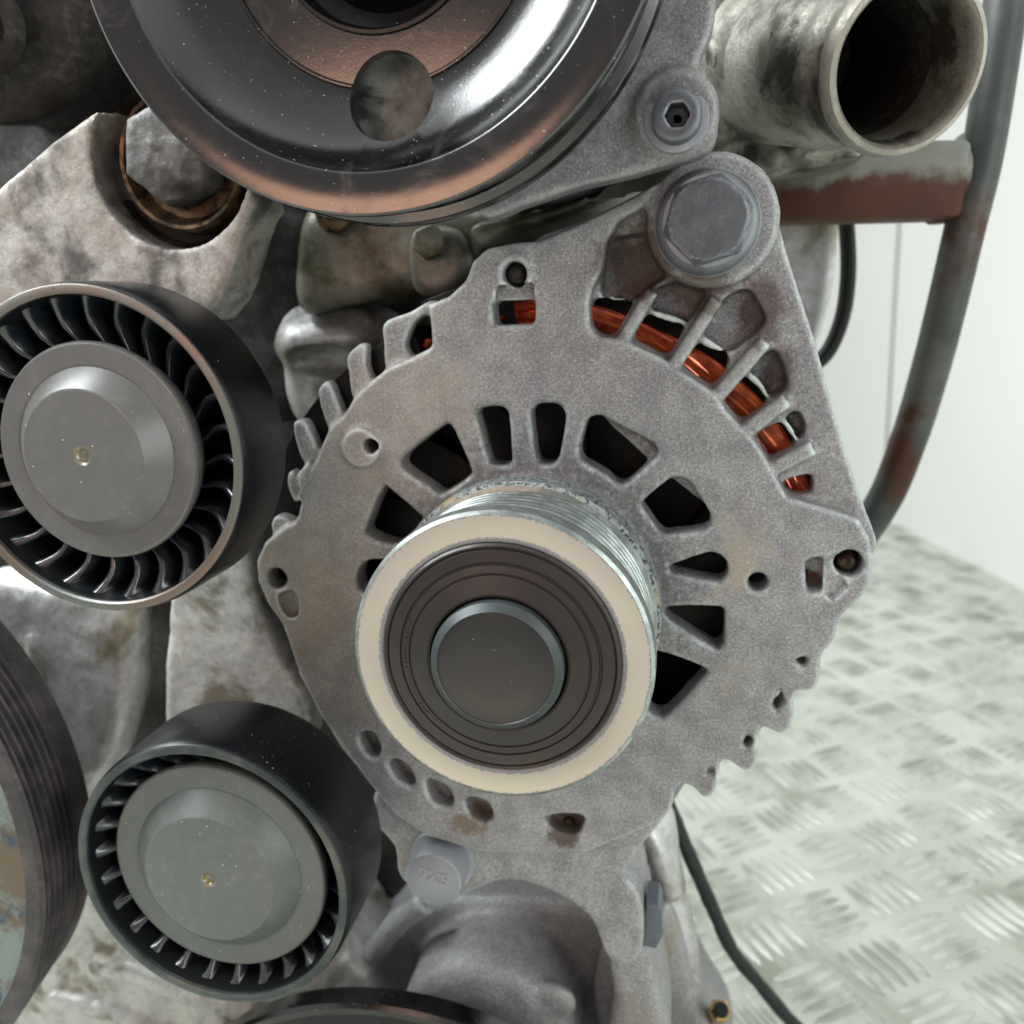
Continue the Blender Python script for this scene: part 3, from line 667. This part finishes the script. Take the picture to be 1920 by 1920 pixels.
# stator, windings and rotor inside
obj('stator_shell', lathe(-.18*D, -.343*D, [(6.5, 21.0), (5.2, 21.0), (5.2, 24.5), (6.5, 24.5)], 96, closed=True), MAT['black'], alt)
ws = []
cx, cz = -.1815*19.9, -.3435*19.9
for k in range(34):
    rr = 6.08+.82*((k*0.381966) % 1); dd = 20.15+.55*((k*.618034) % 1); ph_ = k*1.7; f1 = 5+(k % 3)*2
    am = .05+.05*((k*.27) % 1); a_end = 92 if rr > 6.2 else 96
    pts = []
    for i in range(110):
        a = math.radians(7+(a_end-7)*i/109)
        r_ = rr+am*math.sin(f1*a+ph_)
        pts.append((cx+r_*math.cos(a), dd+am*math.cos(f1*a*1.3+ph_), cz+r_*math.sin(a)))
    ws.append(tube(pts, .078, 8))
for (u, v) in ((932, 598), (990, 599), (998, 596), (803, 643), (798, 650)):
    c = P(u, v, 20.3); ws.append(tube(catmull([c+Vector((-.12, .5, 0)), c+Vector((-.05, .05, .02)), c+Vector((.06, .05, .02)), c+Vector((.13, .5, 0))]), .07, 8))
obj('stator_winding', join(ws), MAT['copper'], alt, kind='stuff')
arc = [(cx+7.45*math.cos(math.radians(a)), cz+7.0*math.sin(math.radians(a))) for a in range(112, 187, 3)]+[(cx+6.3*math.cos(math.radians(a)), cz+6.3*math.sin(math.radians(a))) for a in range(186, 111, -3)]
arc2 = [(cx+7.6*math.cos(math.radians(a)), cz+7.6*math.sin(math.radians(a))) for a in range(4, 113, 3)]+[(cx+6.2*math.cos(math.radians(a)), cz+6.2*math.sin(math.radians(a))) for a in range(112, 3, -3)]
obj('stator_core', join([plate(arc, [], 20.15, 24, .03), plate(arc2, [], 21.25, 24.01, .03)]), MAT['black'], alt)
rt = obj('rotor', lathe(cx, cz, [(0, 21.6), (5.4, 21.6), (5.6, 21.8), (5.6, 24), (0, 24)], 72), MAT['black'], alt)
fb = []
for i in range(14):
    a = 2*PI*i/14+.2
    pts = [(cx+r*math.cos(a+.09*(r-2.5)**1.2), 21.2, cz+r*math.sin(a+.09*(r-2.5)**1.2)) for r in (2.6, 3.2, 3.8, 4.4, 5.0)]
    fan = bmesh.new(); prev = None
    for p in pts:
        cur = [fan.verts.new((p[0], 20.7, p[2])), fan.verts.new((p[0], 21.7, p[2]))]
        if prev: fan.faces.new((prev[0], prev[1], cur[1], cur[0]))
        prev = cur
    bmesh.ops.solidify(fan, geom=fan.faces[:], thickness=.06); fb.append(fan)
for f_ in fb: sub('fan_blade', f_, MAT['black'], rt, alt)
# through-bolt heads in the corner holes
for (u, v, rp, dd, mt) in ((966, 513, 17, 19.42, 'bolt'), (1592, 1056, 19, 19.45, 'brass'), (1066, 1548, 17, 19.75, 'brass')):
    c = P(u, v, dd); r = rp*dd/F
    o = obj('through_bolt', lathe(c.x, c.z, [(0, dd), (r*.5, dd+.02), (r*.85, dd+.09), (r, dd+.22), (r, dd+.7), (0, dd+.7)], 32), MAT['dirtydark'] if mt == 'bolt' else MAT['brass'], alt)
# pulley
prof = [(2.42, 15.3), (2.36, 15.02), (2.40, 15.0), (2.90, 15.0)]
obj('pulley_face', lathe(AC.x, AC.z, prof, 160), MAT['face'], alt, label='pale cream machined front ring with chipped edges')
pr = [(2.90, 15.001), (2.97, 15.05), (2.985, 15.14), (2.985, 15.42), (2.95, 15.47)]
nr = 6; d = 15.5; pitch = .27
pr.append((2.72, 15.58))
for i in range(nr):
    d = 15.62+i*pitch
    pr += [(2.70, d), (2.86, d+.085), (2.875, d+.105), (2.875, d+.145), (2.86, d+.165), (2.70, d+pitch-.02)]
d += pitch
pr += [(2.70, d+.04), (2.94, d+.12)]
obj('grooved_drum', lathe(AC.x, AC.z, pr, 160), MAT['groove'], alt, angle=25, label='ribbed steel belt drum of the alternator pulley')
obj('rear_flange', lathe(AC.x, AC.z, [(2.94, d+.121), (3.02, d+.2), (3.03, d+.75), (2.95, d+.85), (2.5, d+.95), (2.3, 18.5)], 160), MAT['flange'], alt)
sl = [(2.37, 15.12), (2.35, 14.98), (2.31, 14.94), (2.27, 14.96), (2.25, 14.99), (2.22, 14.95), (2.0, 14.93), (1.98, 14.96), (1.95, 14.96), (1.93, 14.90), (1.80, 14.87), (1.78, 14.90), (1.76, 14.90), (1.745, 14.86), (1.4, 14.78), (1.35, 14.80), (1.34, 15.0), (1.30, 14.96)]
seal = obj('dust_seal', lathe(AC.x, AC.z, sl, 160), MAT['seal'], alt, angle=22)
bm = lathe(AC.x, AC.z, [(1.30, 14.96), (1.30, 14.72), (1.29, 14.66), (1.15, 14.53), (1.13, 14.545)], 128); obj('cap_ring', bm, MAT['capring'], alt)
obj('cap_disc', lathe(AC.x, AC.z, [(1.13, 14.546), (1.12, 14.56), (1.09, 14.55), (.6, 14.53), (0, 14.525)], 128), MAT['cap'], alt)
# worn raised moulding marks along the left of the seal
mk = []
for i in range(26):
    a = math.radians(155+i*2.75)
    for q in range(random.choice((1, 2, 2))):
        r = 1.87+random.uniform(-.035, .035); t = random.uniform(0, PI)
        b = box(-.03, .03, -.006, .006, -.006, .006)
        xform(b, Matrix.Translation((AC.x+r*math.cos(a), 14.875, AC.z+r*math.sin(a))) @ Matrix.Rotation(t, 4, 'Y')); mk.append(b)
sub('moulded_marks', join(mk), MAT['seal'], seal, alt, kind='stuff')

# ------------------------------------------------------------------ big hex bolts of the alternator
def flange_bolt(name, label, c, df, dh, rf, rh, a, mt='bolt', rt_=None, txt=None):
    t = thing(name, label, 'bolt', c)
    x, z = c.x, c.z
    obj('bolt_flange', lathe(x, z, [(0, df-.5), (rh*.97, df-.5), (rf-.05, df-.02), (rf, df+.05), (rf, df+.22), (rf-.05, df+.25), (0, df+.25)], 96), MAT[mt], t)
    h = M_ and None
    hb = plate(circle(x, z, rh, 6, a), [], dh, df+.05, .1, 3)
    trunc = lathe(x, z, [(0, dh-.02), (rt_ or rh*.84, dh-.01), (rh*1.02, dh+.2), (rh*1.02, df+.1), (0, df+.1)], 64)
    o1 = bpy.data.objects.new('t', bpy.data.meshes.new('t')); hb.to_mesh(o1.data); hb.free(); COL.objects.link(o1)
    o2 = bpy.data.objects.new('t', bpy.data.meshes.new('t')); trunc.to_mesh(o2.data); trunc.free(); COL.objects.link(o2)
    m = o1.modifiers.new('b', 'BOOLEAN'); m.object = o2; m.operation = 'INTERSECT'; m.solver = 'EXACT'
    me = to_mesh(o1); bpy.data.objects.remove(o1); bpy.data.objects.remove(o2)
    bm = bmesh.new(); bm.from_mesh(me)
    head = obj('bolt_head', cast([bm], .035, 2, rough=.012, rscale=4), MAT[mt], t, angle=60)
    return t, head
cB = P(1328, 412, 18.3)
flange_bolt('hex_flange_bolt', 'large grey hex flange bolt in the upper right ear of the alternator', cB, 19.05, 18.2, 1.09, .92, .25, rt_=.76)
cL = P(812, 1652, 18.9)
lt = thing('foot_bolt', 'pale grey round headed bolt with stamped top in the lower alternator foot', 'bolt', cL)
obj('bolt_collar', lathe(cL.x+.02, cL.z-.0, [(0, 19.75), (.9, 19.75), (.93, 19.8), (.93, 20.0), (0, 20.0)], 64), MAT['bolt'], lt)
hd = obj('bolt_head', lathe(cL.x, cL.z, [(0, 18.9), (.70, 18.9), (.77, 18.94), (.8, 19.03), (.8, 19.9), (0, 19.9)], 64), MAT['bolt'], lt)
def stamp(body_, c, size, rotz, d, par, root, depth=.02, mat_='bolt'):
    cu = bpy.data.curves.new('t', 'FONT'); cu.body = body_; cu.size = size; cu.extrude = depth; cu.align_x = 'CENTER'; cu.align_y = 'CENTER'
    o = bpy.data.objects.new('t', cu); COL.objects.link(o); me = to_mesh(o); bpy.data.objects.remove(o)
    bm = bmesh.new(); bm.from_mesh(me)
    for v in bm.verts:
        x, y, z = v.co; ca, sa = math.cos(rotz), math.sin(rotz); v.co = (c[0]+x*ca-y*sa, d-z, c[1]+x*sa+y*ca)
    return sub('head_marking', bm, MAT[mat_], par, root, smooth=False)
stamp('9X5', (cL.x+.02, cL.z+.12), .5, -.25, 18.895, hd, lt, depth=.02)
# nut at the end of the foot
c_ = P(1219, 1735, 20.3)
fn = thing('foot_nut', 'dark slate hex nut at the right end of the alternator foot', 'nut', c_)
obj('nut_body', plate([(c_.x-.2, c_.z-.62), (c_.x+.16, c_.z-.66), (c_.x+.32, c_.z-.3), (c_.x+.34, c_.z+.45), (c_.x+.22, c_.z+.75), (c_.x-.1, c_.z+.75)], [], 20.2, 21.2, .05), MAT['slate'], fn, angle=20)
# pale clamp bracket seen past the lower right of the alternator
rb = obj('rear_bracket', cast([plate(smooth_poly(PX([(1185, 1510), (1230, 1520), (1262, 1560), (1275, 1640), (1290, 1720), (1310, 1820), (1300, 2000), (1180, 2000), (1180, 1800), (1220, 1700), (1200, 1640), (1172, 1600)], 23.5)), [], 23.5, 25, .4),
   tube(catmull([P(1205, 1540, 23.4), P(1235, 1600, 23.2), P(1262, 1680, 23.4)]), .35, 12)], .1, 6, rough=.04), MAT['engine'])
tag(rb, 'pale cast bracket curving down behind the lower alternator foot', 'bracket')

# ------------------------------------------------------------------ idler pulleys
def idler(name, label, cx, cz, R, rc, dcap, capmat, a_off, crv=.1, dd2=0, rimmat='rim', capc=None, glab=None):
    t = thing(name, label, 'idler pulley', (cx, 15.5, cz), 'plastic capped idler pulleys')
    obj('drum', lathe(cx, cz, [(R-.035, 15.56), (R+.0, 15.62), (R+.03, 15.8), (R+.03, 17.3+dd2), (R-.05, 17.5+dd2), (R-.5, 17.6+dd2), (R-1.4, 17.75+dd2)], 160), MAT['drum'], t)
    obj('front_rim', lathe(cx, cz, [(R-.24, 15.75), (R-.23, 15.52), (R-.19, 15.48), (R-.07, 15.48), (R-.035, 15.5), (R-.034, 15.565)], 160), MAT[rimmat], t)
    obj('inner_wall', lathe(cx, cz, [(R-.245, 15.6), (R-.3, 17.2), (R-.9, 17.3), (rc-.35, 17.3), (rc-.4, 17.0), (rc-.35, dcap+.25)], 128), MAT['fin'], t)
    # curved fins between hub and rim: one mesh, copied round
    r0, r1 = rc-.38, R-.26; N = 27
    bm = bmesh.new(); prev = None; K = 7
    for k in range(K+1):
        s = k/K; r = r0+(r1-r0)*s; a = crv*math.sin(s*PI)+.12*s
        th = .055+.07*s**4
        tx, tz = -math.sin(a), math.cos(a)
        z0 = 16.05-.25*s
        z0 = 16.25-.45*s**2
        ring = [bm.verts.new((r*math.cos(a)+tx*sg*th, dd-15.5, r*math.sin(a)+tz*sg*th)) for sg, dd in ((-1, 17.3), (-1, z0+.03), (0, z0), (1, z0+.03), (1, 17.3))]
        if prev:
            for q in range(4): bm.faces.new((prev[q], prev[q+1], ring[q+1], ring[q]))
        prev = ring
    bmesh.ops.recalc_face_normals(bm, faces=bm.faces)
    me = bpy.data.meshes.new('fin'); bm.to_mesh(me); bm.free(); me.materials.append(MAT['finm']); me.shade_smooth()
    for i in range(N):
        o = bpy.data.objects.new('fin', me); COL.objects.link(o); o.parent = t; o.rotation_euler = (0, a_off+2*PI*i/N, 0)
    kx, kz = capc or (cx, cz)
    cap = obj('cap', lathe(kx, kz, [(rc-.12, dcap+.5), (rc-.01, dcap+.2), (rc, dcap+.07), (rc-.03, dcap+.015), (rc-.07, dcap), (rc*.79, dcap), (rc*.775, dcap+.012), (rc*.60, dcap-.42), (rc*.585, dcap-.43), (.2, dcap-.43)], 160), MAT[capmat], t, angle=14)
    cb_ = lathe(kx, kz, [(.2, dcap-.43), (.16, dcap-.41), (.12, dcap-.34), (.06, dcap-.32), (0, dcap-.32)], 40)
    sub('centre_dimple', cb_, MAT['dimple'], cap, t)
    return t
m = M_('fin_gloss'); m.bump(m.noise(5, 3, .6), .1, .05); MAT['finm'] = m.set('#171c22', .22, 0, 1.0)
m = M_('dimple_metal'); MAT['dimple'] = m.set(m.mix(m.ramp(m.noise(9, 4, .7), .5, .6), '#8a8880', '#8c7a4a'), .3, .5)
c1 = P(183, 845, 15.7); c2 = P(0, 0, 1)
idler('idler_pulley', 'upper left black idler pulley with warm grey plastic cap', -12.1, -2.57, 3.47, .1472*15.72, 15.72, 'cap1', .03, .12)
idler('idler_pulley', 'lower black idler pulley with greenish grey plastic cap', -10.79, -12.58, 3.42, .1695*15.9, 15.9, 'cap2', .05, .05, .35, 'rim2')

# ------------------------------------------------------------------ big black pulley at the top
ps = thing('steering_pump_pulley', 'big glossy black pulley with dished face and round hole, top of the photo', 'pulley', (-5.218, 15, 6.817))
R = 5.16
disc = lathe(-5.218, 6.817, [(R-.02, 15.22), (R, 15.12), (R-.01, 15.03), (R-.05, 15.0), (4.47, 15.0), (4.43, 15.02), (4.40, 15.06), (4.15, 15.42), (3.7, 15.72), (3.2, 15.95), (3.0, 16.02), (2.93, 16.03), (2.90, 15.985), (2.87, 15.985), (2.83, 16.04), (1.98, 16.03), (1.98, 16.28), (2.9, 16.30), (3.3, 16.2), (4.3, 15.7), (4.75, 15.2)], 200, closed=True)
a0 = math.atan2(P(735, 183, 16).z-6.817, P(735, 183, 16).x+5.218); rh_ = 3.06
o1 = bpy.data.objects.new('t', bpy.data.meshes.new('t')); disc.to_mesh(o1.data); disc.free(); COL.objects.link(o1)
cu_ = join([axis_lathe((-5.218+rh_*math.cos(a0+k*PI/2), 14, 6.817+rh_*math.sin(a0+k*PI/2)), (-5.218+rh_*math.cos(a0+k*PI/2), 18, 6.817+rh_*math.sin(a0+k*PI/2)), [(0, 0), (.79, 0), (.79, 4), (0, 4)], 64) for k in range(4)])
o2 = bpy.data.objects.new('t', bpy.data.meshes.new('t')); cu_.to_mesh(o2.data); cu_.free(); COL.objects.link(o2)
mb = o1.modifiers.new('b', 'BOOLEAN'); mb.object = o2; mb.operation = 'DIFFERENCE'; mb.solver = 'EXACT'
me = to_mesh(o1); bpy.data.objects.remove(o1); bpy.data.objects.remove(o2); bm = bmesh.new(); bm.from_mesh(me)
obj('pulley_disc', bm, MAT['gloss'], ps, angle=28)
obj('rear_drum', lathe(-5.218, 6.817, [(4.7, 15.25), (4.95, 15.25), (5.0, 15.4), (4.95, 15.6), (5.0, 15.75), (4.95, 15.9), (5.0, 16.05), (4.95, 16.2), (5.0, 16.35), (5.16, 16.42), (5.2, 16.5), (5.2, 16.8), (5.1, 16.9), (5.0, 16.95), (4.7, 16.9), (4.5, 15.6)], 200, closed=True), MAT['gloss'], ps)
obj('hub', lathe(-5.218, 6.817, [(2.02, 16.02), (2.0, 15.97), (1.94, 15.96), (1.86, 16.1), (1.82, 16.5), (1.5, 16.6), (1.3, 16.4), (1.24, 16.1), (1.1, 16.0), (.9, 16.0), (.82, 16.15), (.8, 16.4), (0, 16.45)], 120), MAT['hubm'] if 'hubm' in MAT else MAT['drum'], ps)
c_ = P(735, 183, 18)
pn = obj('pump_nose', cast([lathe(-5.0, 6.6, [(0, 16.85), (3.9, 16.9), (4.2, 17.4), (4.2, 21), (0, 21)], 72)], .12, 4, rough=.12), MAT['nose'], ph)

# ------------------------------------------------------------------ crank damper, left edge
c_ = Vector((-24.04, 15.6, -12.28)); R = 8.65
q = P(148, 1700, 17.6); R2 = math.hypot(q.x-c_.x, q.z-c_.z)
cd = thing('crank_pulley', 'dark ribbed crankshaft pulley at the lower left edge', 'pulley', c_)
pr = [(R-.5, 15.62), (R-.1, 15.6), (R, 15.7)]
for i in range(6):
    d = 15.72+i*.26; k = R+(R2-R)*(i+.5)/7
    pr += [(k-.16, d), (k+.02, d+.08), (k+.04, d+.13), (k-.1, d+.24)]
pr += [(R2, 17.4), (R2, 17.9), (R2-.5, 18.0)]
obj('ribbed_rim', lathe(c_.x, c_.z, pr, 260), MAT['damper'], cd, angle=25)
obj('front_face', lathe(c_.x, c_.z, [(R-.5, 15.62), (R-.6, 15.8), (R-1.2, 15.9), (0, 15.9)], 160), MAT['dface'], cd)
